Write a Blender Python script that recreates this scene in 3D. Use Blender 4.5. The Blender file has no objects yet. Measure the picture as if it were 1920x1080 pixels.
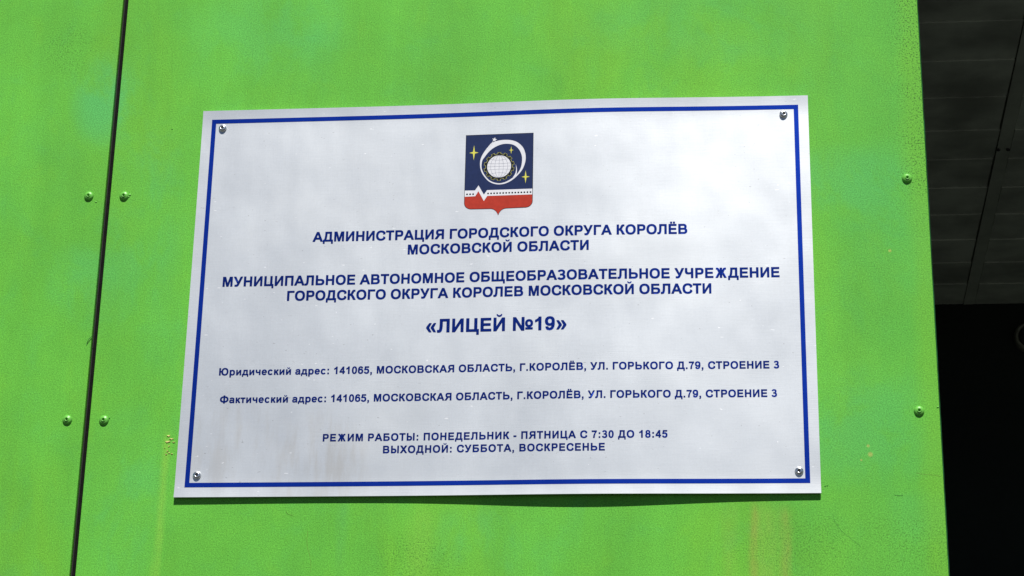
import bpy, bmesh, math, random
from mathutils import Vector, Matrix
from mathutils.geometry import delaunay_2d_cdt

# ------------------------------------------------------------------ camera, sky, sun, exposure
scene = bpy.context.scene
COL = scene.collection
Z0 = 2.6                                   # height of the middle of the name plate above the ground

cam_d = bpy.data.cameras.new('camera')
cam = bpy.data.objects.new('camera', cam_d); COL.objects.link(cam)
yaw, pitch, roll = -0.1067, 0.34844, 0.01963
fw = Vector((math.sin(yaw)*math.cos(pitch), math.cos(yaw)*math.cos(pitch), math.sin(pitch)))
rt = Vector((math.cos(yaw), -math.sin(yaw), 0)); up = rt.cross(fw)
r2 = math.cos(roll)*rt + math.sin(roll)*up; u2 = -math.sin(roll)*rt + math.cos(roll)*up
cam.matrix_world = Matrix(((r2.x, u2.x, -fw.x, .31417), (r2.y, u2.y, -fw.y, -2.73605),
                           (r2.z, u2.z, -fw.z, Z0-.99107), (0, 0, 0, 1)))
cam_d.sensor_width = 36; cam_d.lens = 3827.43/1920*36
cam_d.clip_start = .05; cam_d.clip_end = 1000
scene.camera = cam

SUN_EL, SUN_AZ = math.radians(56), math.radians(-10)   # azimuth seen from the wall's normal, to the right
world = bpy.data.worlds.new('World'); scene.world = world; world.use_nodes = True
wn = world.node_tree.nodes; wl = world.node_tree.links
sky = wn.new('ShaderNodeTexSky'); sky.sky_type = 'NISHITA'; sky.sun_disc = False
sky.sun_elevation = SUN_EL; sky.sun_rotation = math.pi + SUN_AZ
sky.air_density = .5; sky.dust_density = .05
wn['Background'].inputs[1].default_value = .05
wl.new(sky.outputs[0], wn['Background'].inputs[0])

sd = bpy.data.lights.new('sun', 'SUN'); sd.energy = 5.0; sd.angle = math.radians(.5); sd.color = (1, .965, .91)
sun = bpy.data.objects.new('sun', sd); COL.objects.link(sun)
to_sun = Vector((-math.sin(SUN_AZ)*math.cos(SUN_EL), -math.cos(SUN_AZ)*math.cos(SUN_EL), math.sin(SUN_EL)))
sun.rotation_euler = to_sun.to_track_quat('Z', 'Y').to_euler(); sun.location = (3, -8, 12)

vs = scene.view_settings
vs.view_transform = 'Standard'; vs.look = 'None'; vs.gamma = 1; vs.exposure = .30; vs.use_curve_mapping = False

# ------------------------------------------------------------------ helpers
rnd = random.Random(7)
def link(o, parent=None, loc=(0, 0, 0)):
    COL.objects.link(o); o.parent = parent; o.location = loc
    return o
def mesh(name, verts, faces, mat=None, parent=None, loc=(0, 0, 0), smooth=False):
    m = bpy.data.meshes.new(name); m.from_pydata(verts, [], faces); m.update()
    if mat: m.materials.append(mat)
    if smooth:
        for p in m.polygons: p.use_smooth = True
    return link(bpy.data.objects.new(name, m), parent, loc)
def from_bm(name, bm, mat, parent=None, loc=(0, 0, 0), smooth=False):
    bmesh.ops.recalc_face_normals(bm, faces=bm.faces)
    m = bpy.data.meshes.new(name); bm.to_mesh(m); bm.free(); m.materials.append(mat)
    if smooth:
        for p in m.polygons: p.use_smooth = True
    return link(bpy.data.objects.new(name, m), parent, loc)
def add_box(bm, x0, y0, z0, x1, y1, z1, bev=0, seg=2):
    r = bmesh.ops.create_cube(bm, size=1)
    vv = r['verts']
    for v in vv:
        v.co = Vector(((x0+x1)/2+v.co.x*(x1-x0), (y0+y1)/2+v.co.y*(y1-y0), (z0+z1)/2+v.co.z*(z1-z0)))
    if bev:
        ee = list({e for v in vv for e in v.link_edges})
        bmesh.ops.bevel(bm, geom=ee, offset=bev, segments=seg, affect='EDGES', profile=.5)
def box(name, mat, a, b, bev=0, parent=None, loc=(0, 0, 0)):
    bm = bmesh.new(); add_box(bm, *a, *b, bev=bev)
    return from_bm(name, bm, mat, parent, loc)
def lathe(prof, seg=40, jitter=0):                 # profile (radius, height) turned round the -Y axis (towards the camera)
    V, F = [], []
    for r, h in prof:
        for k in range(seg):
            a = 2*math.pi*k/seg
            V.append((r*math.cos(a), -h, r*math.sin(a)))
    for i in range(len(prof)-1):
        for k in range(seg):
            q = (k+1) % seg
            F.append((i*seg+k, i*seg+q, (i+1)*seg+q, (i+1)*seg+k))
    V.append((0, -prof[0][1], 0)); c = len(V)-1
    for k in range(seg): F.append((c, (k+1) % seg, k))
    return V, F
def tube(name, pts, r, mat, parent, loc, seg=6):
    V, F = [], []; n = len(pts)
    P = [Vector(p) for p in pts]
    for i, p in enumerate(P):
        t = (P[min(i+1, n-1)]-P[max(i-1, 0)]).normalized()
        a = t.cross(Vector((0, 1, 0))).normalized(); b = t.cross(a)
        rr = r*(.45 if i in (0, n-1) else 1)
        for k in range(seg):
            w = 2*math.pi*k/seg; V.append(tuple(p+a*rr*math.cos(w)+b*rr*math.sin(w)))
    for i in range(n-1):
        for k in range(seg):
            q = (k+1) % seg; F.append((i*seg+k, i*seg+q, (i+1)*seg+q, (i+1)*seg+k))
    F.append(tuple(range(seg))); F.append(tuple((n-1)*seg+k for k in reversed(range(seg))))
    return mesh(name, V, F, mat, parent, loc, True)
def thing(name, label, cat, loc=(0, 0, 0), group=None):
    o = bpy.data.objects.new(name, None); link(o, None, loc); o.empty_display_size = .1
    o['label'] = label; o['category'] = cat
    if group: o['group'] = group
    return o

# node helpers
class NT:
    def __init__(s, name):
        s.mat = bpy.data.materials.new(name); s.mat.use_nodes = True
        s.t = s.mat.node_tree; s.n = s.t.nodes; s.l = s.t.links
        s.bsdf = s.n['Principled BSDF']
        s.co = s.n.new('ShaderNodeTexCoord').outputs['Object']
        x = s.n.new('ShaderNodeSeparateXYZ'); s.l.new(s.co, x.inputs[0]); s.x, s.y, s.z = x.outputs
    def put(s, sock, v):
        if isinstance(v, bpy.types.NodeSocket): s.l.new(v, sock)
        elif isinstance(v, (tuple, list)) and len(v) == 3 and sock.type == 'RGBA': sock.default_value = (*v, 1)
        else: sock.default_value = v
    def m(s, op, a, b=0., c=None, clamp=False):
        k = s.n.new('ShaderNodeMath'); k.operation = op; k.use_clamp = clamp
        s.put(k.inputs[0], a); s.put(k.inputs[1], b)
        if c is not None: s.put(k.inputs[2], c)
        return k.outputs[0]
    def noise(s, scale, detail=3, rough=.5, stretch=(1, 1, 1), dist=0, off=(0, 0, 0)):
        mp = s.n.new('ShaderNodeMapping'); s.l.new(s.co, mp.inputs[0]); mp.inputs['Scale'].default_value = stretch
        mp.inputs['Location'].default_value = off
        k = s.n.new('ShaderNodeTexNoise'); s.l.new(mp.outputs[0], k.inputs['Vector'])
        k.inputs['Scale'].default_value = scale; k.inputs['Detail'].default_value = detail
        k.inputs['Roughness'].default_value = rough; k.inputs['Distortion'].default_value = dist
        return k.outputs[0]
    def ramp(s, v, a, b, lo=0., hi=1.):
        k = s.n.new('ShaderNodeMapRange'); k.interpolation_type = 'SMOOTHSTEP'
        s.put(k.inputs[0], v)
        for i, q in zip((1, 2, 3, 4), (a, b, lo, hi)): k.inputs[i].default_value = q
        return k.outputs[0]
    def blob(s, cx, cz, rx, rz):                    # soft ellipse, 1 in the middle
        dx = s.m('DIVIDE', s.m('SUBTRACT', s.x, cx), rx); dz = s.m('DIVIDE', s.m('SUBTRACT', s.z, cz), rz)
        d = s.m('ADD', s.m('MULTIPLY', dx, dx), s.m('MULTIPLY', dz, dz))
        return s.ramp(d, 1., 0.)
    def mix(s, f, a, b, mode='MIX'):
        k = s.n.new('ShaderNodeMix'); k.data_type = 'RGBA'; k.blend_type = mode
        s.put(k.inputs[0], f); s.put(k.inputs[6], a); s.put(k.inputs[7], b)
        return k.outputs[2]
    def scale(s, col, v):
        k = s.n.new('ShaderNodeVectorMath'); k.operation = 'SCALE'; s.put(k.inputs[0], col); s.put(k.inputs[3], v)
        return k.outputs[0]
    def bump(s, h, dist, strength=1., prev=None):
        k = s.n.new('ShaderNodeBump'); k.inputs['Strength'].default_value = strength
        k.inputs['Distance'].default_value = dist; s.put(k.inputs['Height'], h)
        if prev is not None: s.l.new(prev, k.inputs['Normal'])
        return k.outputs[0]
    def out(s, **kw):
        for k, v in kw.items(): s.put(s.bsdf.inputs[k.replace('_', ' ')], v)
        return s.mat

def simple(name, col, rough=.6, metal=0., var=.12, sc=20, bump=0., spec=.5):
    t = NT(name); n = t.noise(sc, 4)
    c = t.scale(t.mix(0., col, col), t.ramp(n, .25, .75, 1-var, 1+var))
    kw = dict(Base_Color=c, Roughness=rough, Metallic=metal, Specular_IOR_Level=spec)
    if bump: kw['Normal'] = t.bump(t.noise(sc*4, 3), bump)
    return t.out(**kw)

# ------------------------------------------------------------------ materials
def green_panel():
    t = NT('green_painted_board')
    G, T, Y, D = (.112, .418, .045), (.092, .405, .080), (.148, .44, .034), (.096, .345, .034)
    warp = t.noise(8, 7, .68, (1, 1, .7), .5)
    c = t.mix(t.ramp(t.noise(3.2, 6, .62, (1.15, 1, .85), .6, (3, 0, 1)), .5, .75, 0, .6), G, T)
    c = t.mix(t.ramp(t.noise(2.6, 6, .6, (1.5, 1, .6), .5, (8, 0, 4)), .47, .70, 0, .8), c, Y)
    c = t.mix(t.ramp(t.noise(4.4, 5, .6, (1, 1, 1.3), .3, (1, 0, 9)), .55, .8, 0, .6), c, D)
    mid = t.noise(17, 5, .65, (1, 1, .8), .4, (2, 0, 5))
    c = t.mix(t.ramp(mid, .5, .75, 0, .35), c, Y); c = t.mix(t.ramp(mid, .5, .28, 0, .3), c, T)
    c = t.scale(c, t.ramp(t.noise(8, 5, .6, (1, 1, .6), 0, (7, 0, 2)), .25, .75, .91, 1.07))
    c = t.scale(c, t.ramp(t.noise(7, 6, .65, (1.6, 1, .22), .2, (4, 0, 6)), .28, .72, .93, 1.07))
    # broken teal patches where the coat has bleached
    for bx, bz, rx, rz, k in ((-.603, .325, .05, .075, .9), (.49, .165, .09, .05, .6), (.51, -.2, .11, .08, .6), (-.525, -.30, .06, .12, .45),
                              (-.614, .03, .05, .06, .5), (.556, .13, .06, .09, .5), (.0, -.36, .10, .05, .4), (.58, -.33, .05, .035, .3),
                              (-.36, .43, .12, .08, .4), (-.53, .13, .06, .16, .45), (.30, .42, .18, .06, .3)):
        c = t.mix(t.m('MULTIPLY', t.blob(bx, bz, rx*1.3, rz*1.3), t.ramp(warp, .42, .58, .12*k, k*.85)), c, (.085, .42, .115))
    c = t.mix(t.m('MULTIPLY', t.ramp(t.x, .30, .62), .38), c, (.080, .37, .055))  # light falloff towards the right end, painted into the green
    c = t.mix(t.m('MULTIPLY', t.ramp(t.m('ADD', t.x, t.m('MULTIPLY', warp, .05)), .600, .630), .35), c, (.17, .43, .02))
    # yellowish wash streak left of the name plate and drip streaks under its right end
    wob = t.m('ADD', t.x, t.m('MULTIPLY', t.m('SUBTRACT', t.noise(14, 3), .5), .012))
    def streak(cx, w, ztop, zbot, col, k, c):
        d = t.m('ABSOLUTE', t.m('SUBTRACT', wob, cx))
        f = t.m('MULTIPLY', t.ramp(d, w, 0), t.m('MULTIPLY', t.ramp(t.z, ztop, ztop-.03), t.ramp(t.z, zbot, zbot+.12)))
        f = t.m('MULTIPLY', f, t.ramp(t.noise(60, 4, .7, (1, 1, .25)), .3, .65, .35*k, k))
        return t.mix(f, c, col)
    c = streak(-.469, .010, -.19, -.55, (.24, .50, .055), .55, c)
    c = streak(.3583, .010, -.30, -.62, (.27, .27, .05), .6, c)
    c = streak(.372, .03, -.30, -.60, (.24, .42, .07), .5, c)
    c = streak(.4008, .013, -.305, -.52, (.27, .32, .06), .55, c)
    c = streak(.325, .016, -.30, -.50, (.24, .40, .05), .35, c)
    c = streak(-.10, .03, -.30, -.50, (.20, .46, .05), .45, c)
    c = streak(-.21, .012, -.29, -.44, (.09, .36, .10), .35, c)
    # pale spatter under the plate's right end
    for bx, bz, r in ((.5185, -.2426, .0045), (.516, -.2305, .0028), (.506, -.2505, .002), (.558, .055, .003)):
        c = t.mix(t.m('MULTIPLY', t.blob(bx, bz, r, r), .5), c, (.50, .42, .12))
    # grain and open pores
    g1, g2 = t.noise(520, 2, .6), t.noise(1150, 1, .5)
    g = t.m('ADD', t.m('MULTIPLY', t.m('SUBTRACT', g1, .5), 1.25), t.m('MULTIPLY', t.m('SUBTRACT', g2, .5), 1.1))
    c = t.scale(c, t.m('ADD', 1., g))
    pm = t.m('MAXIMUM', t.m('MAXIMUM', t.m('MULTIPLY', t.ramp(t.x, .55, .612), t.ramp(t.z, .02, .2)), t.m('MULTIPLY', t.blob(-.105, -.385, .08, .045), .45)),
             t.m('MAXIMUM', t.m('MULTIPLY', t.blob(-.665, .41, .06, .06), .5), t.m('MULTIPLY', t.blob(.5, -.37, .25, .06), .45)))
    pm = t.m('MULTIPLY', pm, t.ramp(t.noise(9, 4, .6), .28, .5))
    pore = t.m('MULTIPLY', t.ramp(t.noise(430, 1, .5, (1, 1, 1), 0, (5, 0, 5)), .56, .63), t.m('ADD', t.m('MULTIPLY', pm, 1.4), .07))
    c = t.mix(t.m('MULTIPLY', pore, .85, clamp=True), c, (.05, .17, .02))
    n = t.bump(g1, .0006, .3); n = t.bump(t.noise(45, 4, .6), .0012, .25, n); n = t.bump(t.noise(4, 2), .006, .3, n)
    return t.out(Base_Color=c, Roughness=.7, Specular_IOR_Level=.18, Normal=n)

def plate_mat(name, col, tint=False):
    t = NT(name)
    cloud = t.noise(5.5, 5, .6, (1, 1, .8), .5)
    weave = t.m('ADD', t.noise(190, 3, .6, (.2, 1, 3)), t.noise(190, 3, .6, (3, 1, .2), 0, (4, 0, 2)))
    v = t.m('ADD', t.ramp(cloud, .3, .72, .97, 1.02), t.m('MULTIPLY', t.m('SUBTRACT', weave, 1.), .05))
    v = t.m('ADD', v, t.m('MULTIPLY', t.m('SUBTRACT', t.noise(420, 2, .6), .5), .10))
    c = t.scale(t.mix(0., col, col), v)
    if not tint:
        c = t.mix(t.ramp(t.noise(4, 4, .6, (1, 1, 1), .4, (2, 0, 7)), .45, .75, 0, .25), c, (.70, .71, .70))
        # grime that ran down the lower left, and small knocks
        dm = t.m('MULTIPLY', t.m('MAXIMUM', t.blob(-.245, -.255, .09, .1), t.m('MULTIPLY', t.blob(-.37, -.22, .10, .10), .7)),
                 t.ramp(t.noise(22, 4, .6, (2.4, 1, .45)), .42, .68))
        c = t.mix(t.m('MULTIPLY', dm, .36), c, (.50, .45, .37))
        spk = t.ramp(t.noise(150, 1, .5, (1, 1, 2.2), 0, (9, 0, 1)), .76, .80)
        c = t.mix(t.m('MULTIPLY', spk, .6), c, (.40, .40, .40))
        spk2 = t.ramp(t.noise(120, 1, .5, (.8, 1, 2), 0, (1, 0, 4)), .775, .81)
        c = t.mix(t.m('MULTIPLY', spk2, .7), c, (.98, .98, .98))
    n = t.bump(weave, .0002, .15); n = t.bump(t.noise(3.6, 3, .5, (1.3, 1, .8)), .010, .42, n)
    return t.out(Base_Color=c, Metallic=.93 if tint else .75, Roughness=t.m('ADD', t.m('MULTIPLY', cloud, .08), .39), Specular_IOR_Level=.15 if tint else .4, Normal=n)

M_GREEN = green_panel()
M_RIVET = simple('green_rivet_paint', (.13, .44, .06), .38, 0, .10, 300)
M_TRIM = simple('dark_green_trim', (.010, .070, .020), .8, 0, .5, 40, 0., .1)
M_RUBBER = simple('black_rubber', (.004, .004, .0035), .9, 0, .5, 90, .0006, .15)
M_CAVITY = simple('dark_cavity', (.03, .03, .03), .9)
M_PLATE = plate_mat('silver_composite_plate', (.67, .697, .722))
M_EDGE = simple('plate_core', (.03, .03, .035), .6)
M_BLUE = plate_mat('blue_print', (.006, .034, .32), True)
M_TEXT = plate_mat('navy_print', (.005, .021, .175), True)
M_NAVY = simple('crest_navy', (.012, .024, .085), .5, 0, .08, 200, 0., .12)
M_RED = simple('crest_red', (.40, .035, .020), .5, 0, .08, 200, 0., .12)
M_WHITE = simple('crest_white', (.68, .69, .73), .5, 0, .04, 200, 0., .12)
M_YELLOW = simple('crest_yellow', (.62, .60, .10), .5, 0, .05, 200, 0., .12)
M_BLACK = simple('crest_black', (.008, .010, .016), .5, 0, .05, 200, 0., .12)
M_GRID = simple('crest_grid', (.16, .17, .24), .5, 0, .05, 200, 0., .12)
M_CHROME = simple('zinc_plated_steel', (.78, .80, .81), .27, 1., .12, 500)
M_RECESS = simple('screw_recess_dark', (.02, .02, .02), .5)
M_FLAKE = simple('peeled_primer', (.62, .60, .20), .8, 0, .35, 400, .0008)
M_HAIR = simple('brown_fibre', (.14, .24, .03), .7)
M_HAIRG = simple('green_fibre', (.04, .21, .03), .7)
M_BOARD = simple('grey_ceiling_board', (.44, .49, .40), .75, 0, .35, 7, .001)
M_BATTEN = simple('ceiling_batten', (.41, .46, .37), .7, 0, .2, 8)
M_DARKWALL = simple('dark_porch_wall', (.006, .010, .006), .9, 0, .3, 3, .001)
M_GROUND = simple('asphalt', (.036, .036, .036), .9, 0, .25, 3, .003)
M_LAMP = simple('dusty_lamp_plastic', (.16, .17, .12), .5, 0, .2, 40)
M_PLASTER = simple('grey_render', (.12, .12, .11), .9, 0, .15, 4, .002)

# ------------------------------------------------------------------ setting
g = box('ground', M_GROUND, (-300, -300, -.3), (300, 300, 0)); g['kind'] = 'structure'
EX = .6149                                            # right end of the green wall
core = box('building_wall', M_PLASTER, (-7, .075, .002), (EX-.012, 2.60, 6.0)); core['kind'] = 'structure'

# recessed porch to the right: ceiling with its boards, dark wall at the back, side wall, floor
CZ = .759+Z0
YB = 2.226
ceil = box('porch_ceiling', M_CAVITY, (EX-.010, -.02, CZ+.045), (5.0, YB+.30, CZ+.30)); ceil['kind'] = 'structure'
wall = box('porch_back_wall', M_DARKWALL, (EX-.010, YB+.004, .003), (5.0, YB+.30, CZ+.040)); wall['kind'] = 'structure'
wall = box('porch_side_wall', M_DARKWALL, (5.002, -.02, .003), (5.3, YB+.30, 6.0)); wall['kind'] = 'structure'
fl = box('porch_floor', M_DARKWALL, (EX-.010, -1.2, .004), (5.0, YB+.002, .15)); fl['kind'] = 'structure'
fas = box('upper_wall', M_PLASTER, (EX-.010, -.02, CZ+.304), (5.0, 2.6, 6.0)); fas['kind'] = 'structure'

joints = [.04, .194, .350, .510, .668, .829, .993, .1152+1.037, 1.300, 1.457, 1.614, 1.771, 1.922, 2.072, 2.226]
def seam(y): return .879+.0342*(y-.669)
def board(x0a, x0b, x1a, x1b, ya, yb):                # lapped: the near edge hangs lower than the far one
    T = .012; dn, df = .0040, .0015
    V = [(x0a, ya, CZ-dn), (x1a, ya, CZ-dn), (x1b, yb, CZ-df), (x0b, yb, CZ-df),
         (x0a, ya, CZ-dn+T), (x1a, ya, CZ-dn+T), (x1b, yb, CZ-df+T), (x0b, yb, CZ-df+T)]
    F = [(0, 3, 2, 1), (4, 5, 6, 7), (0, 1, 5, 4), (1, 2, 6, 5), (2, 3, 7, 6), (3, 0, 4, 7)]
    return mesh('board', V, F, M_BOARD, ceil)
for i in range(len(joints)-1):
    a, b = joints[i], joints[i+1]-.0012
    j = rnd.uniform(-.0015, .0015)
    board(EX+.002, EX+.002, seam(a)-.0015+j, seam(b)-.0015+j, a, b)
    board(seam(a)+.0292+j*.2, seam(b)+.0292+j*.2, 4.99, 4.99, a+.002, b+.002)
V, F = [], []
for y in (.04, 2.222):
    for dx, dz in ((.001, -.004), (.028, -.004), (.028, .03), (.001, .03)): V.append((seam(y)+dx, y, CZ+dz))
F = [(0, 1, 2, 3), (7, 6, 5, 4), (0, 4, 5, 1), (1, 5, 6, 2), (2, 6, 7, 3), (3, 7, 4, 0)]
mesh('batten', V, F, M_BATTEN, ceil)
pv, pf = lathe([(.001, .003), (.003, .003), (.0042, .0015), (.0042, 0)], 12)
for x, y in ((.902, 1.245), (.922, 1.245), (.878, .45), (.898, .45)):
    o = mesh('bolt', [(a, c, b) for a, b, c in pv], pf, M_CAVITY, ceil, (x, y, CZ-.0065), True)

# ------------------------------------------------------------------ green facade: two boards, rivets, joint
facade = thing('panel_wall', 'bright green panel wall with riveted boards, carrying the silver name plate', 'wall', (0, .02, 0))
FY = -.02
def panel(x0, x1, z0, z1, lbl):
    bm = bmesh.new(); add_box(bm, x0, 0, z0, x1, .008, z1, bev=.0009, seg=2)
    o = from_bm('panel', bm, M_GREEN, facade, (0, FY, Z0)); o['label'] = lbl
    return o
GX = -.5877
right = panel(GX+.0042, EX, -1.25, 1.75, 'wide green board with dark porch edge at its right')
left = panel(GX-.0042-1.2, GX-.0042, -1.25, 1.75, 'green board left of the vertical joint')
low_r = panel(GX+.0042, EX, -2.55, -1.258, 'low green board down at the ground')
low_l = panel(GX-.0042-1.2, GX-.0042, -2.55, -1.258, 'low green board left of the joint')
box('backing_rail', M_CAVITY, (GX-.05, .0105, -2.55), (GX+.05, .055, 1.75), 0, facade, (0, FY, Z0))
box('joint_strip', M_RUBBER, (GX-.0022, .0045, -2.55), (GX+.0024, .0100, 1.75), .0008, facade, (0, FY, Z0))
box('corner_trim', M_TRIM, (EX-.035, .0085, -2.55), (EX+.0024, .052, 1.75), .0006, facade, (0, FY, Z0))

RP = [(.0001, .0010), (.0013, .0010), (.0016, .0040), (.0021, .0048), (.0027, .0047), (.0031, .0039), (.0042, .0036), (.0053, .0030), (.0061, .0021), (.0066, .0010), (.0067, 0)]
RP = [(a*1.07, b) for a, b in RP]
rv, rf = lathe(RP, 36)
rivet_mesh = None
rivet_spots = []
for zz in (1.2065, .8595, .5125, .1655, -.1815, -.5285, -.8755, -1.2225):
    rivet_spots += [(left, -.6160, zz+.0003), (right, -.5620, zz-.0008), (right, .5872, zz)]
for pn, x, z in rivet_spots:
    if rivet_mesh is None:
        o = mesh('rivet', rv, rf, M_RIVET, pn, (x, 0, z), True); rivet_mesh = o.data
    else:
        o = link(bpy.data.objects.new('rivet', rivet_mesh), pn, (x, 0, z))
    o.rotation_euler = (rnd.uniform(-.05, .05), rnd.uniform(0, 6.28), rnd.uniform(-.05, .05))
def crumb(x, z, s, mat=M_RIVET, parent=right):
    bm = bmesh.new(); bmesh.ops.create_icosphere(bm, subdivisions=1, radius=s)
    for v in bm.verts:
        v.co.x *= rnd.uniform(.7, 1.3); v.co.z *= rnd.uniform(.6, 1.1); v.co.y *= .5
    return from_bm('paint_lump', bm, mat, parent, (x, -.0002, z), True)
crumb(-.5535, .1665, .0024); crumb(-.5550, .1630, .0018); crumb(-.5560, -.1815, .0018, M_RIVET); crumb(-.5548, -.1795, .0012, M_TRIM)
crumb(-.6045, .1558, .0014, M_RIVET, left); crumb(.4557, -.2871, .0010, M_TRIM); crumb(.4585, -.2862, .0010, M_TRIM)
crumb(-.4975, .2715, .0010, M_TRIM); crumb(.6128, -.176, .0017)

# peeled flakes beside the plate's lower left edge
V, F = [], []
def flake(cx, cz, w, h):
    n = 9; b = len(V); ph = rnd.uniform(0, 6)
    for lev in (0, 1):
        for k in range(n):
            a = 2*math.pi*k/n; r = rnd.uniform(.55, 1.15) if lev == 0 else None
            if lev == 0: V.append((cx+w*r*math.cos(a), .0002, cz+h*r*math.sin(a)))
            else:
                p = V[b+k]; V.append((cx+(p[0]-cx)*.9, -.0005-.0006*abs(math.sin(a+ph)), cz+(p[2]-cz)*.9))
    for k in range(n):
        q = (k+1) % n; F.append((b+k, b+q, b+n+q, b+n+k))
    F.append(tuple(b+n+k for k in range(n)))
for fx, fz, w, h in ((-.4655, -.2065, .0028, .0012), (-.4610, -.2110, .0036, .0014), (-.4655, -.2150, .0042, .0017), (-.4575, -.2160, .0020, .0008),
                     (-.4640, -.2215, .0013, .0010), (-.4655, -.2290, .0016, .0009), (-.4630, -.2315, .0020, .0010), (-.4670, -.2335, .0018, .0008), (-.4590, -.2330, .0016, .0007),
                     (-.4700, -.2245, .0008, .0006)):
    flake(fx, fz, w, h)
fo = mesh('peeled_paint', V, F, M_FLAKE, right); fo['label'] = 'tan flakes of peeling paint'
def arc_pts(ps, y=-.0005, n=6):
    out = []
    P = [Vector((a, y, b)) for a, b in ps]
    for i in range(len(P)-1):
        p0, p1, p2, p3 = P[max(i-1, 0)], P[i], P[i+1], P[min(i+2, len(P)-1)]
        for k in range(n):
            t = k/n
            out.append(.5*((2*p1)+(-p0+p2)*t+(2*p0-5*p1+4*p2-p3)*t*t+(-p0+3*p1-3*p2+p3)*t**3))
    out.append(P[-1]); return out
tube('scratch', arc_pts([(.4650, -.3290), (.4690, -.3400), (.4770, -.3500), (.4880, -.3600), (.5010, -.3705)], .0), .00018, M_HAIRG, right, (0, 0, 0))
tube('scratch', arc_pts([(-.2575, -.3450), (-.2578, -.3560), (-.2570, -.3670), (-.2530, -.3800), (-.2505, -.3920), (-.2500, -.4040)], .0), .0002, M_HAIR, right, (0, 0, 0))
tube('scratch', arc_pts([(-.2900, -.3170), (-.2860, -.3210), (-.2780, -.3240)]), .00012, M_HAIR, right, (0, 0, 0))
tube('scratch', arc_pts([(.5785, -.2690), (.5900, -.2715), (.6000, -.2720), (.6125, -.2745)], .0000), .00017, M_HAIR, right, (0, 0, 0))
tube('scratch', arc_pts([(.5480, -.2995), (.5560, -.3005), (.5600, -.2998)]), .00016, M_HAIRG, right, (0, 0, 0))
tube('fibre', [(-.5892, -.0008, -.0520), (-.5920, -.0016, -.0565), (-.5955, -.0022, -.0610), (-.5972, -.0014, -.0650), (-.5983, -.0006, -.0690)], .00055, M_HAIRG, left, (0, 0, 0))

# ------------------------------------------------------------------ the name plate
plate = thing('name_plate', 'large silver name plate with blue border, coat of arms and blue lettering', 'sign', (0, 0, Z0-.2978))
PO = (0, 0, .2978)
def bulge(x, z):
    k = (z+.3)/.6
    b = (.0052+.0022*k*k)*math.exp(-((x-.13)/.175)**2)
    e = max(0., abs(z)-.268)/.030                     # the cut edges curl forward a little
    b += .0011*e*e + .0016*((z/.3)**2-1)
    b += .0007*math.exp(-((x+.45)/.12)**2)*(1-k)
    return b
# wall face is at y = 0 (facade empty .02 + panel -.02)
def front(x, z): return -(.0046+bulge(x, z))
PW, PH = .45, .2978
nx, nz = 108, 60
V, F = [], []
for s in (0, 1):
    for j in range(nz+1):
        for i in range(nx+1):
            x = -PW+2*PW*i/nx; z = -PH+2*PH*j/nz
            V.append((x, front(x, z)+(.003 if s else 0), z))
def vid(s, i, j): return s*(nx+1)*(nz+1)+j*(nx+1)+i
NV = len(V)
V += [v for v in V]                                   # own vertices for the cut edges, so that they stay crisp
def eid(s, i, j): return NV+vid(s, i, j)
for j in range(nz):
    for i in range(nx): F.append((vid(0, i, j), vid(0, i+1, j), vid(0, i+1, j+1), vid(0, i, j+1)))
face_n = len(F)
for j in range(nz):
    for i in range(nx): F.append((vid(1, i, j), vid(1, i, j+1), vid(1, i+1, j+1), vid(1, i+1, j)))
for i in range(nx):
    F.append((eid(0, i, 0), eid(1, i, 0), eid(1, i+1, 0), eid(0, i+1, 0))); F.append((eid(0, i, nz), eid(0, i+1, nz), eid(1, i+1, nz), eid(1, i, nz)))
for j in range(nz):
    F.append((eid(0, 0, j), eid(0, 0, j+1), eid(1, 0, j+1), eid(1, 0, j))); F.append((eid(0, nx, j), eid(1, nx, j), eid(1, nx, j+1), eid(0, nx, j+1)))
po = mesh('plate', V, F, M_PLATE, plate, PO)
po.data.materials.append(M_EDGE)
for k, p in enumerate(po.data.polygons):
    if k < 2*nx*nz: p.use_smooth = True
    if face_n <= k < 2*nx*nz: p.material_index = 1

def print_tris(name, V2, F2, mat, parent, lift, label=None, loc=None):
    o = mesh(name, [(x, front(x, z)-lift, z) for x, z in V2], F2, mat, parent, PO if loc is None else loc)
    # the ink faces the viewer
    if o.data.polygons and sum(p.normal.y*p.area for p in o.data.polygons) > 0: o.data.flip_normals()
    for p in o.data.polygons: p.use_smooth = True
    if label: o['label'] = label
    return o
def union(polys, grid=0):                                     # union of overlapping outlines, triangulated
    vs2, fs = [], []
    for p in polys:
        b = len(vs2); a = sum(p[i][0]*p[(i+1) % len(p)][1]-p[(i+1) % len(p)][0]*p[i][1] for i in range(len(p)))
        if a < 0: p = p[::-1]
        vs2 += [Vector(q) for q in p]; fs.append(list(range(b, b+len(p))))
    if grid:                                          # inner points, so that large prints follow the bowed plate
        xs = [v.x for v in vs2]; zs = [v.y for v in vs2]
        x0, x1, z0, z1 = min(xs), max(xs), min(zs), max(zs)
        for i in range(int((x1-x0)/grid)+1):
            for j in range(int((z1-z0)/grid)+1):
                vs2.append(Vector((x0+(i+.5)*grid, z0+(j+.5)*grid)))
    r = delaunay_2d_cdt(vs2, [], fs, 0, 1e-6)
    return [tuple(v) for v in r[0]], [tuple(f) for f, o in zip(r[2], r[5]) if o]

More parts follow.
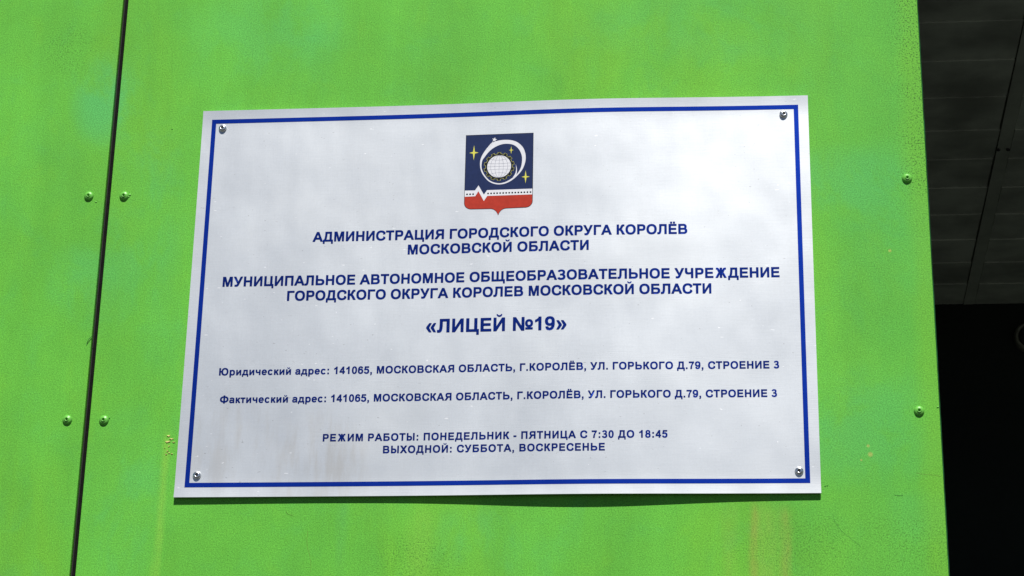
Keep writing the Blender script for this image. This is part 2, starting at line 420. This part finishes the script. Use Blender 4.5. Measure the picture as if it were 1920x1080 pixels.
# border: four subdivided strips
fx, fz, fb = .4357, .2835, .0066
V2, F2 = [], []
def strip(x0, z0, x1, z1, n, horiz):
    b = len(V2)
    for i in range(n+1):
        t = i/n
        if horiz: V2.extend([(x0+(x1-x0)*t, z0), (x0+(x1-x0)*t, z1)])
        else: V2.extend([(x0, z0+(z1-z0)*t), (x1, z0+(z1-z0)*t)])
    for i in range(n): F2.append((b+2*i, b+2*i+1, b+2*i+3, b+2*i+2))
strip(-fx, fz-fb, fx, fz, 108, True); strip(-fx, -fz, fx, -fz+fb, 108, True)
strip(-fx, -fz+fb, -fx+fb, fz-fb, 60, False); strip(fx-fb, -fz+fb, fx, fz-fb, 60, False)
print_tris('border', V2, F2, M_BLUE, plate, .00025, 'blue rectangular border line')

# ---- lettering: bold grotesque letters drawn as outlines, 716 units cap height
def R(a, b, c, d): return [(a, b), (c, b), (c, d), (a, d)]
def P(*p): return list(p)
def ARC(cx, cy, rx, ry, ix, iy, a0=0, a1=360, icx=None, icy=None, n=28, e=2.25):
    icx = cx if icx is None else icx; icy = cy if icy is None else icy
    n = max(6, int(n*abs(a1-a0)/360)); out = []
    def pt(c, d, r, s, a):
        a = math.radians(a); ca, sa = math.cos(a), math.sin(a)
        return (c+r*math.copysign(abs(ca)**(2/e), ca), d+s*math.copysign(abs(sa)**(2/e), sa))
    for k in range(n):
        t0, t1 = a0+(a1-a0)*k/n, a0+(a1-a0)*(k+1)/n
        out.append([pt(cx, cy, rx, ry, t0), pt(cx, cy, rx, ry, t1), pt(icx, icy, ix, iy, t1), pt(icx, icy, ix, iy, t0)])
    return out
def mir(ps, w): return [[(w-x, y) for x, y in p] for p in ps]
def sc(ps, sx, sy=1, dx=0, dy=0): return [[(x*sx+dx, y*sy+dy) for x, y in p] for p in ps]
S = 145
Gl = {}
Gl['Г'] = (583, [R(73, 0, 218, 716), R(73, 595, 568, 716)])
Gl['Е'] = (667, [R(73, 0, 218, 716), R(73, 595, 604, 716), R(73, 304, 577, 425), R(73, 0, 618, 121)])
Gl['Ё'] = (667, Gl['Е'][1]+[R(180, 775, 300, 888), R(378, 775, 498, 888)])
Gl['П'] = (722, [R(73, 0, 218, 716), R(504, 0, 649, 716), R(73, 595, 649, 716)])
Gl['Н'] = (722, [R(73, 0, 218, 716), R(504, 0, 649, 716), R(73, 306, 649, 427)])
I = [R(73, 0, 207, 716), R(515, 0, 649, 716), P((73, 0), (215, 0), (649, 716), (507, 716))]
Gl['И'] = (722, I)
BR = ARC(361, 905, 138, 128, 88, 62, 180, 360, e=2)
Gl['Й'] = (722, I+BR)
Gl['Ц'] = (745, [R(73, 0, 218, 716), R(492, 0, 637, 716), R(73, 0, 722, 121), R(608, -165, 722, 121)])
Gl['Щ'] = (1020, [R(73, 0, 213, 716), R(410, 0, 550, 716), R(747, 0, 887, 716), R(73, 0, 985, 121), R(872, -165, 985, 121)])
Gl['Д'] = (740, [R(168, 595, 628, 716), R(483, 60, 628, 716), R(18, 0, 716, 121), R(18, -165, 132, 121), R(602, -165, 716, 121),
                 P((168, 716), (168, 560), (158, 400), (130, 230), (88, 110), (230, 110), (272, 240), (298, 420), (306, 600), (306, 716))])
Gl['Л'] = (716, [R(142, 595, 643, 716), R(498, 0, 643, 716),
                 P((142, 716), (142, 430), (134, 250), (118, 155), (88, 120), (10, 120), (10, 0), (60, -9), (130, -9), (195, 20), (245, 85), (272, 200), (282, 380), (284, 716))])
Gl['А'] = (722, [P((0, 0), (156, 0), (361, 545), (361, 716), (283, 716)), P((722, 0), (566, 0), (361, 545), (361, 716), (439, 716)), R(150, 163, 575, 284)])
Gl['О'] = (778, ARC(389, 358, 346, 370, 196, 246))
Gl['С'] = (722, ARC(394, 358, 350, 370, 200, 246, 28, 332)+[P((540, 470), (683, 505), (694, 480), (549, 440)), P((543, 250), (680, 200), (690, 235), (552, 282))])
Gl['Р'] = (667, [R(73, 0, 218, 716), R(73, 595, 410, 716), R(73, 262, 410, 383)]+ARC(410, 489, 214, 227, 66, 106, -90, 90, e=2.3))
Gl['В'] = (722, [R(73, 0, 218, 716), R(73, 598, 420, 716), R(73, 312, 430, 425), R(73, 0, 430, 118)]
           + ARC(420, 530, 212, 186, 66, 87, -90, 90, 420, 512)+ARC(430, 212, 244, 212, 92, 97, -90, 90, 430, 215))
bowl = [R(73, 0, 420, 118), R(73, 322, 420, 440)]+ARC(420, 220, 252, 220, 100, 102, -90, 90)
Gl['Ь'] = (710, [R(73, 0, 218, 716)]+bowl)
Gl['Б'] = (719, [R(73, 0, 218, 716), R(73, 595, 612, 716)]+bowl)
Gl['Ы'] = (886, [R(73, 0, 218, 716), R(73, 0, 345, 118), R(73, 322, 345, 440)]+ARC(345, 220, 232, 220, 84, 102, -90, 90)+[R(668, 0, 813, 716)])
Gl['Я'] = (722, [R(504, 0, 649, 716), R(310, 595, 649, 716), R(310, 278, 649, 399)]+ARC(310, 497, 214, 219, 66, 98, 90, 270, e=2.3)
           + [P((10, 0), (185, 0), (300, 180), (385, 290), (385, 330), (240, 330), (190, 270))])
arm = [P((215, 300), (215, 425), (262, 436), (304, 480), (345, 590), (392, 672), (450, 712), (520, 720), (592, 714), (592, 602), (540, 604), (505, 585), (480, 530), (440, 440), (385, 385), (330, 300)),
       P((240, 300), (255, 420), (385, 390), (450, 330), (505, 235), (632, 0), (462, 0), (350, 220), (300, 288))]
Gl['К'] = (640, [R(73, 0, 218, 716)]+arm)
zk = sc(arm, .93, 1, 325-73)
Gl['Ж'] = (935, [R(395, 0, 540, 716)]+zk+mir(zk, 935))
Gl['М'] = (833, [R(73, 0, 207, 716), R(626, 0, 760, 716), P((73, 716), (275, 716), (417, 228), (417, 0), (348, 0), (180, 590)), P((760, 716), (558, 716), (416, 228), (416, 0), (485, 0), (653, 590))])
Gl['Т'] = (611, [R(21, 595, 590, 716), R(233, 0, 378, 716)])
Gl['У'] = (660, [P((8, 716), (166, 716), (362, 290), (300, 165)), P((492, 716), (645, 716), (430, 210), (385, 110), (330, 30), (260, -9), (180, -10), (90, 2), (90, 120), (160, 112), (215, 122), (258, 175), (300, 270))])
Gl['Х'] = (667, [P((0, 0), (174, 0), (655, 716), (484, 716)), P((12, 716), (183, 716), (667, 0), (493, 0))])
Gl['Ч'] = (680, [R(462, 0, 607, 716), P((55, 716), (200, 716), (200, 500), (212, 435), (250, 404), (330, 398), (400, 408), (480, 436), (480, 318), (400, 286), (300, 276), (190, 284), (110, 322), (68, 390), (55, 480))])
Gl['З'] = (626, ARC(295, 530, 255, 198, 112, 92, -62, 158, 290, 524)+ARC(298, 205, 278, 217, 128, 100, -160, 62, 292, 212)+[R(215, 318, 400, 424)])
Gl['Ю'] = (1000, [R(73, 0, 218, 716), R(73, 306, 340, 427)]+ARC(620, 358, 332, 370, 184, 246))
Gl['Ф'] = (890, [R(372, -30, 517, 746)]+ARC(444, 362, 405, 300, 250, 186))
Gl['№'] = (1130, mir([R(73, 0, 207, 716), R(515, 0, 649, 716), P((73, 0), (215, 0), (649, 716), (507, 716))], 722)+ARC(895, 385, 195, 205, 85, 105)+[R(712, 55, 1078, 150)])
for c in 'АЕ': pass
def chev(x): return [P((x, 285), (x, 235), (x+150, 20), (x+262, 20), (x+138, 260), (x+262, 500), (x+150, 500))]
Gl['«'] = (600, chev(45)+chev(280)); Gl['»'] = (600, mir(chev(45)+chev(280), 600))
# digits
Gl['0'] = (556, ARC(278, 355, 240, 367, 98, 252))
Gl['1'] = (556, [R(250, 0, 388, 718), P((388, 718), (278, 718), (225, 640), (150, 580), (78, 552), (78, 430), (170, 465), (250, 520))])
Gl['3'] = (556, ARC(265, 535, 215, 184, 82, 82, -62, 165, 262, 530)+ARC(270, 205, 245, 217, 104, 104, -165, 62, 266, 212)+[R(190, 322, 360, 428)])
Gl['4'] = (556, [R(310, 0, 446, 718), R(20, 144, 528, 262), P((20, 144), (160, 262), (320, 500), (320, 718), (20, 262))])
Gl['5'] = (556, [R(120, 590, 500, 706), P((45, 345), (165, 352), (232, 706), (112, 706)), ]+ARC(272, 238, 250, 250, 108, 134, -165, 140, 265, 240))
Gl['6'] = (556, ARC(285, 235, 245, 247, 104, 132)+[P((40, 235), (40, 400), (62, 540), (120, 650), (205, 706), (300, 722), (400, 705), (470, 650), (505, 540), (372, 528), (352, 585), (300, 610), (240, 590), (195, 520), (180, 430), (178, 330))])
Gl['9'] = (556, sc(mir(Gl['6'][1], 556), 1, -1, 0, 712))
Gl['7'] = (556, [R(42, 582, 512, 706), P((512, 706), (512, 610), (400, 455), (335, 260), (308, 0), (170, 0), (195, 205), (260, 400), (368, 582))])
Gl['8'] = (556, ARC(278, 528, 212, 192, 84, 84, 0, 360, 278, 530)+ARC(278, 206, 245, 218, 108, 108, 0, 360, 278, 210))
Gl[':'] = (333, [R(98, 0, 235, 137), R(98, 382, 235, 519)]); Gl['.'] = (278, [R(70, 0, 207, 137)])
Gl[','] = (278, [R(68, 0, 205, 137), P((205, 30), (205, -10), (185, -90), (125, -145), (75, -162), (50, -110), (110, -75), (135, -10), (135, 30))])
Gl['-'] = (333, [R(30, 190, 300, 320)]); Gl[' '] = (278, [])
# small letters, x-height 519
i_ = [R(66, 0, 196, 519), R(404, 0, 534, 519), P((66, 0), (200, 0), (534, 519), (400, 519))]
Gl['и'] = (600, i_); Gl['й'] = (600, i_+sc(ARC(361, 905, 138, 128, 88, 62, 180, 360, e=2), .9, 1, -25, -190))
Gl['р'] = (611, [R(66, -199, 203, 519)]+ARC(320, 260, 250, 271, 112, 160))
Gl['д'] = (620, [R(140, 408, 536, 519), R(405, 40, 536, 519), R(14, 0, 606, 108), R(14, -150, 118, 108), R(502, -150, 606, 108),
                 P((140, 519), (138, 380), (120, 220), (78, 90), (205, 90), (248, 220), (262, 400), (264, 519))])
Gl['ч'] = (570, [R(374, 0, 508, 519), P((46, 519), (182, 519), (182, 375), (198, 318), (250, 300), (310, 306), (390, 332), (390, 222), (300, 196), (210, 194), (120, 214), (66, 268), (46, 350))])
Gl['е'] = (556, ARC(280, 258, 246, 272, 106, 166, 0, 322)+[R(120, 215, 524, 308)])
Gl['с'] = (556, ARC(290, 258, 248, 272, 108, 160, 38, 322))
Gl['к'] = (500, [R(66, 0, 203, 519), P((190, 218), (190, 312), (240, 330), (285, 430), (335, 500), (400, 521), (470, 519), (470, 415), (425, 410), (395, 360), (340, 290), (300, 218)),
                 P((200, 218), (210, 305), (320, 290), (390, 215), (505, 0), (352, 0), (260, 175))])
Gl['а'] = (556, [R(376, 0, 505, 380), R(200, 225, 400, 318)]+ARC(278, 360, 228, 171, 92, 66, 0, 165)+ARC(220, 158, 185, 168, 58, 66, 60, 330)+[P((505, 130), (505, 40), (530, 0), (395, 0), (376, 70)), P((300, 10), (390, 70), (390, 160), (260, 92))])
Gl['т'] = (470, [R(12, 406, 458, 519), R(168, 0, 303, 519)])
def ribbon(ps, w):
    out = []
    for a, b in zip(ps, ps[1:]):
        d = Vector((b[0]-a[0], b[1]-a[1]))
        if d.length < 1e-6: continue
        d.normalize(); n = Vector((-d.y, d.x))*w/2
        out.append([(a[0]+n.x, a[1]+n.y), (b[0]+n.x, b[1]+n.y), (b[0]-n.x, b[1]-n.y), (a[0]-n.x, a[1]-n.y)])
    return out
cache = {}
def glyph(c):
    if c not in cache:
        ps = list(Gl[c][1])
        for q in Gl[c][1]:                            # a little ink spread round every outline
            ps += ribbon(list(q)+[q[0]], 26)
        cache[c] = union(ps) if ps else ([], [])
    return cache[c]
def line(txt, x0, x1, z, cap, label):
    k = cap/716
    ink0 = min(x for x, y in glyph(txt[0])[0]); last = Gl[txt[-1]][0]-max(x for x, y in glyph(txt[-1])[0])
    nat = sum(Gl[c][0] for c in txt)-ink0-last
    tr = ((x1-x0)/k-nat)/(len(txt)-1)
    hs = 1.
    if tr < 0: hs = (x1-x0)/k/nat; tr = 0
    pen = x0-ink0*k*hs; V2, F2 = [], []
    for c in txt:
        gv, gf = glyph(c); b = len(V2)
        V2 += [(pen+x*k*hs, z+y*k) for x, y in gv]; F2 += [tuple(b+q for q in f) for f in gf]
        pen += (Gl[c][0]*hs+tr)*k
    o = print_tris('lettering', V2, F2, M_TEXT, plate, .00025, label)
    print('LINE', txt[:12], 'tracking', round(tr, 1), 'hs', round(hs, 3))
line('АДМИНИСТРАЦИЯ ГОРОДСКОГО ОКРУГА КОРОЛЁВ', -.2728, .2728, .0845, .0149, 'top line of blue capitals under the coat of arms')
line('МОСКОВСКОЙ ОБЛАСТИ', -.1316, .1316, .0617, .0149, 'second line of blue capitals')
line('МУНИЦИПАЛЬНОЕ АВТОНОМНОЕ ОБЩЕОБРАЗОВАТЕЛЬНОЕ УЧРЕЖДЕНИЕ', -.4022, .4022, .0170, .0149, 'widest line of blue capitals')
line('ГОРОДСКОГО ОКРУГА КОРОЛЕВ МОСКОВСКОЙ ОБЛАСТИ', -.3057, .3057, -.0064, .0149, 'blue capitals just above the school number')
line('«ЛИЦЕЙ №19»', -.1007, .1007, -.0585, .0199, 'largest blue line, in angle quotes with a number')
line('Юридический адрес: 141065, МОСКОВСКАЯ ОБЛАСТЬ, Г.КОРОЛЁВ, УЛ. ГОРЬКОГО Д.79, СТРОЕНИЕ 3', -.3980, .3980, -.1185, .0108, 'upper address line')
line('Фактический адрес: 141065, МОСКОВСКАЯ ОБЛАСТЬ, Г.КОРОЛЁВ, УЛ. ГОРЬКОГО Д.79, СТРОЕНИЕ 3', -.3940, .3940, -.1600, .0108, 'lower address line')
line('РЕЖИМ РАБОТЫ: ПОНЕДЕЛЬНИК - ПЯТНИЦА С 7:30 ДО 18:45', -.2422, .2422, -.2179, .0106, 'opening hours line')
line('ВЫХОДНОЙ: СУББОТА, ВОСКРЕСЕНЬЕ', -.1557, .1557, -.2360, .0106, 'days off line at the bottom')

# ---- coat of arms (millimetres on the plate)
def mm(ps): return [(x/1000, z/1000) for x, z in ps]
def flat(name, polys, mat, parent, lift, label=None):
    V2, F2 = union([mm(p) for p in polys], .004)
    return print_tris(name, V2, F2, mat, parent, lift, label, PO if parent is plate else (0, 0, 0))
def shield(g=0):                                      # outline, grown by g
    pts = [(-50.4-g, 246.6+g), (49.1+g, 246.6+g), (49.3+g, 139.5)]
    for k in range(1, 8):
        a = math.radians(90*k/8); pts.append((39.6+(9.7+g)*math.cos(a), 139.5-(9.7+g)*math.sin(a)))
    pts += [(39.6, 129.7-g), (12, 129.4-g)]
    for k in range(1, 8):
        t = k/8; pts.append((12-12.4*t*(1.35-.35*t), 129.4-g-9.8*t**2.1))
    pts.append((-.5, 119.2-g*2))
    for k in range(7, 0, -1):
        t = k/8; pts.append((-13+12.4*t*(1.35-.35*t), 129.4-g-9.8*t**2.1))
    pts += [(-13, 129.4-g), (-40.8, 129.7-g)]
    for k in range(7, 0, -1):
        a = math.radians(90*k/8); pts.append((-40.8-(9.7+g)*math.cos(a), 139.5-(9.7+g)*math.sin(a)))
    pts.append((-50.5-g, 139.5))
    return pts
arms = flat('coat_of_arms', [shield(.45)], M_BLACK, plate, .00020, 'shield with navy sky, white orbit and red base')
ecg_t = [(-50.4, 158.7), (-35.3, 158.7), (-30.25, 166.4), (-22.05, 151.6), (-17.6, 158.5), (49.1, 158.4)]
ecg_b = [(-50.4, 149.3), (-34.7, 149.5), (-30.25, 157.3), (-21.9, 141.6), (-17.0, 149.4), (49.1, 149.6)]
flat('sky_field', [[(-50.2, 246.4), (-50.2, 158.7)]+ecg_t[1:-1]+[(48.9, 158.4), (48.9, 246.4)]], M_NAVY, arms, .00030)
sh = shield(-.2)
flat('red_base', [[(x, z) for x, z in sh if z < 145]+[(-50.2, 149.3)]+ecg_b[1:-1]+[(49.0, 149.6)]], M_RED, arms, .00030)
flat('white_band', [[(-50.3, 158.9)]+[(x, z) for x, z in ecg_t[1:-1]]+[(49.0, 158.5), (49.0, 149.5)]+ecg_b[::-1][1:-1]+[(-50.3, 149.2)]], M_WHITE, arms, .00035)
def disc(cx, cz, r, n=14): return [(cx+r*math.cos(2*math.pi*k/n), cz+r*math.sin(2*math.pi*k/n)) for k in range(n)]
dots = [(-46.85, 152.9), (-42.4, 152.9), (-37.9, 152.9)]+[(-15.9+62.2*k/14, 153.2) for k in range(15)]
flat('dot_row', [disc(x, z, 1.35) for x, z in dots], M_BLACK, arms, .00042)
oo = [(-11.08, 233.4), (-5.22, 235.82), (1.98, 237.06), (11.17, 237.1), (20.39, 235.29), (28.34, 230.8), (35.02, 222.8), (38.35, 211.36), (37.75, 200.05), (33.63, 188.85), (26.62, 179.87), (18.93, 173.02), (9.9, 168.31), (.8, 166.84), (-8.36, 168.47), (-16.29, 173.16), (-22.34, 180.35), (-26.43, 187.51), (-28.6, 196.04), (-28.57, 205.96), (-25.75, 214.41), (-20.7, 222.82), (-15.58, 229.1), (-10.9, 234.3)]
hole = [(24.26, 180.34), (27.84, 184.77), (31.37, 191.73), (33.05, 200.17), (33.04, 208.66), (31.22, 215.8), (27.17, 223.01), (20.52, 228.59), (12.61, 230.79), (4.74, 230.71), (-3.09, 228.35), (-10.87, 223.99), (-17.3, 217.75), (-22.39, 210.78)]
def smooth_closed(ps, n=4, closed=True):
    out = []; L = len(ps)
    for i in range(L):
        p0, p1, p2, p3 = [Vector(ps[(i+d) % L]) for d in (-1, 0, 1, 2)]
        for k in range(n):
            t = k/n; out.append(tuple(.5*((2*p1)+(-p0+p2)*t+(2*p0-5*p1+4*p2-p3)*t*t+(-p0+3*p1-3*p2+p3)*t**3)))
    return out
oo_s = smooth_closed(oo[:-1], 3)
flat('orbit_ring', [oo_s], M_WHITE, arms, .00036)
inner = hole + [(-25.6, 205.5), (-26.6, 196.0), (-24.5, 188.2), (-20.7, 181.4), (-15.0, 174.5), (-7.75, 170.4), (.76, 168.8), (8.55, 170.3), (15.0, 173.5), (20.8, 177.6)]
flat('inner_sky', [smooth_closed(inner, 3)], M_NAVY, arms, .00042)
tail = [(24.07, 198.27), (25.9, 190.5), (25.9, 185.2), (25.2, 181.6), (23.5, 178.6), (20.8, 176.0), (20.0, 177.2), (22.6, 181.0), (24.0, 184.5), (24.76, 189.07)]
flat('orbit_tail', [tail], M_WHITE, arms, .00048)
flat('comet_trail', [[(-9.4, 236.0), (-14.2, 231.2), (-20.6, 223.0), (-19.0, 222.0), (-11.5, 231.6)]], M_WHITE, arms, .00050)
def star(cx, cz, ro, ri, n, rot=90, sx=1):
    return [(cx+sx*(ro if k % 2 == 0 else ri)*math.cos(math.radians(rot+180*k/n)), cz+(ro if k % 2 == 0 else ri)*math.sin(math.radians(rot+180*k/n))) for k in range(2*n)]
flat('small_star', [star(-8.2, 238.1, 3.9, 1.7, 5, 78)], M_WHITE, arms, .00054)
for cx, cz, h, w in ((-38.3, 218.4, 12.0, 6.9), (16.9, 220.5, 6.2, 3.7), (38.8, 177.4, 10.2, 6.1)):
    q = w*.21
    flat('yellow_star', [[(cx, cz+h), (cx+q, cz+q), (cx+w, cz), (cx+q, cz-q), (cx, cz-h), (cx-q, cz-q), (cx-w, cz), (cx-q, cz+q)]], M_YELLOW, arms, .00050)
def gear(cx, cz, ro, ri, n=14, g=0):
    out = []
    for k in range(n):
        for (f, r) in ((-.25, ri), (-.25, ro), (.25, ro), (.25, ri)):
            wd = math.radians(360/n)*(k+f)
            shift = g/(r)*(1 if f < 0 else -1)
            rr = r-g; aa = wd+(shift if True else 0)
            out.append((cx+rr*math.cos(aa+math.radians(90)), cz+rr*math.sin(aa+math.radians(90))))
    return out
flat('gear_outline', [gear(-.5, 195.2, 22.6, 20.3)], M_YELLOW, arms, .00050)
flat('gear', [gear(-.5, 195.2, 22.6, 20.3, g=.32)], M_BLACK, arms, .00056)
flat('globe', [disc(-.45, 195.2, 17.7, 40)], M_WHITE, arms, .00062)
L = []
for f in (-.72, -.36, 0, .36, .72):
    L += ribbon([(-.45+17.5*f*math.cos(t), 195.2+17.5*math.sin(t)) for t in [math.pi*(-.5+i/12) for i in range(13)]], .34)
for lat in (-38, -19, 0, 19, 38) if False else (-42, -17, 0, 17, 42):
    z = 195.2+17.5*math.sin(math.radians(lat)); hw = 17.5*math.cos(math.radians(lat)); sag = 17.5*.10*math.sin(math.radians(lat))
    L += ribbon([(-.45+hw*u, z-sag*(1-u*u)*1.5) for u in [(-1+i/5) for i in range(11)]], .30)
flat('globe_grid', L, M_GRID, arms, .00068)

# ---- screws
SP = [(.0001, .0016), (.0013, .0016), (.0017, .0034), (.0024, .0037), (.0034, .0034), (.0043, .0026), (.0050, .0015), (.0053, .0005), (.0053, 0)]
svv, sff = lathe(SP, 40)
WP = [(.0046, .0011), (.0058, .0010), (.0061, .0005), (.0061, -.0002)]
SP = [(a*1.13, b) for a, b in SP]; svv, sff = lathe(SP, 40)
sm = None
for k, (x, z) in enumerate(((-.4186, .2691), (.4143, .2688), (-.4190, -.2661), (.4210, -.2666))):
    y = front(x, z)
    if sm is None:
        o = mesh('screw', svv, sff, M_CHROME, plate, (x, y-.0003, z+PO[2]), True); sm = o.data
    else: o = link(bpy.data.objects.new('screw', sm), plate, (x, y-.0003, z+PO[2]))
    o.rotation_euler = (rnd.uniform(-.12, .06), k*1.3, rnd.uniform(-.1, .1))
    bm = bmesh.new()                                  # cross recess
    for a in (0, 90):
        bm2v = len(bm.verts)
        add_box(bm, -.0014, -.0039, -.00032, .0014, -.0019, .00032)
        bm.verts.ensure_lookup_table()
        for v in bm.verts[bm2v:]:
            if a: v.co.x, v.co.z = v.co.z, v.co.x
    bmesh.ops.translate(bm, verts=bm.verts, vec=(0, .0001+.0001*0, 0))
    for v in bm.verts:                                # the second bar sits a hair lower than the first
        pass
    r = from_bm('recess', bm, M_RECESS, o)
    r.scale = (1, .90, 1)

# ------------------------------------------------------------------ round lamp on the dark wall, cut by the frame
lamp = thing('wall_lamp', 'dim round wall lamp low in the dark porch at the right edge', 'lamp', (1.091, YB+.004, .665+Z0))
lv, lf = lathe([(.0001, .030), (.012, .029), (.022, .024), (.027, .017), (.0275, .012)], 32)
mesh('lamp_glass', lv, lf, M_CAVITY, lamp, (0, 0, 0), True)
bv, bf = lathe([(.0277, .012), (.030, .021), (.034, .022), (.0375, .018), (.039, .008), (.039, 0)], 36)
mesh('bezel', bv[:-1], [f for f in bf if len(f) == 4], M_LAMP, lamp, (0, 0, 0), True)
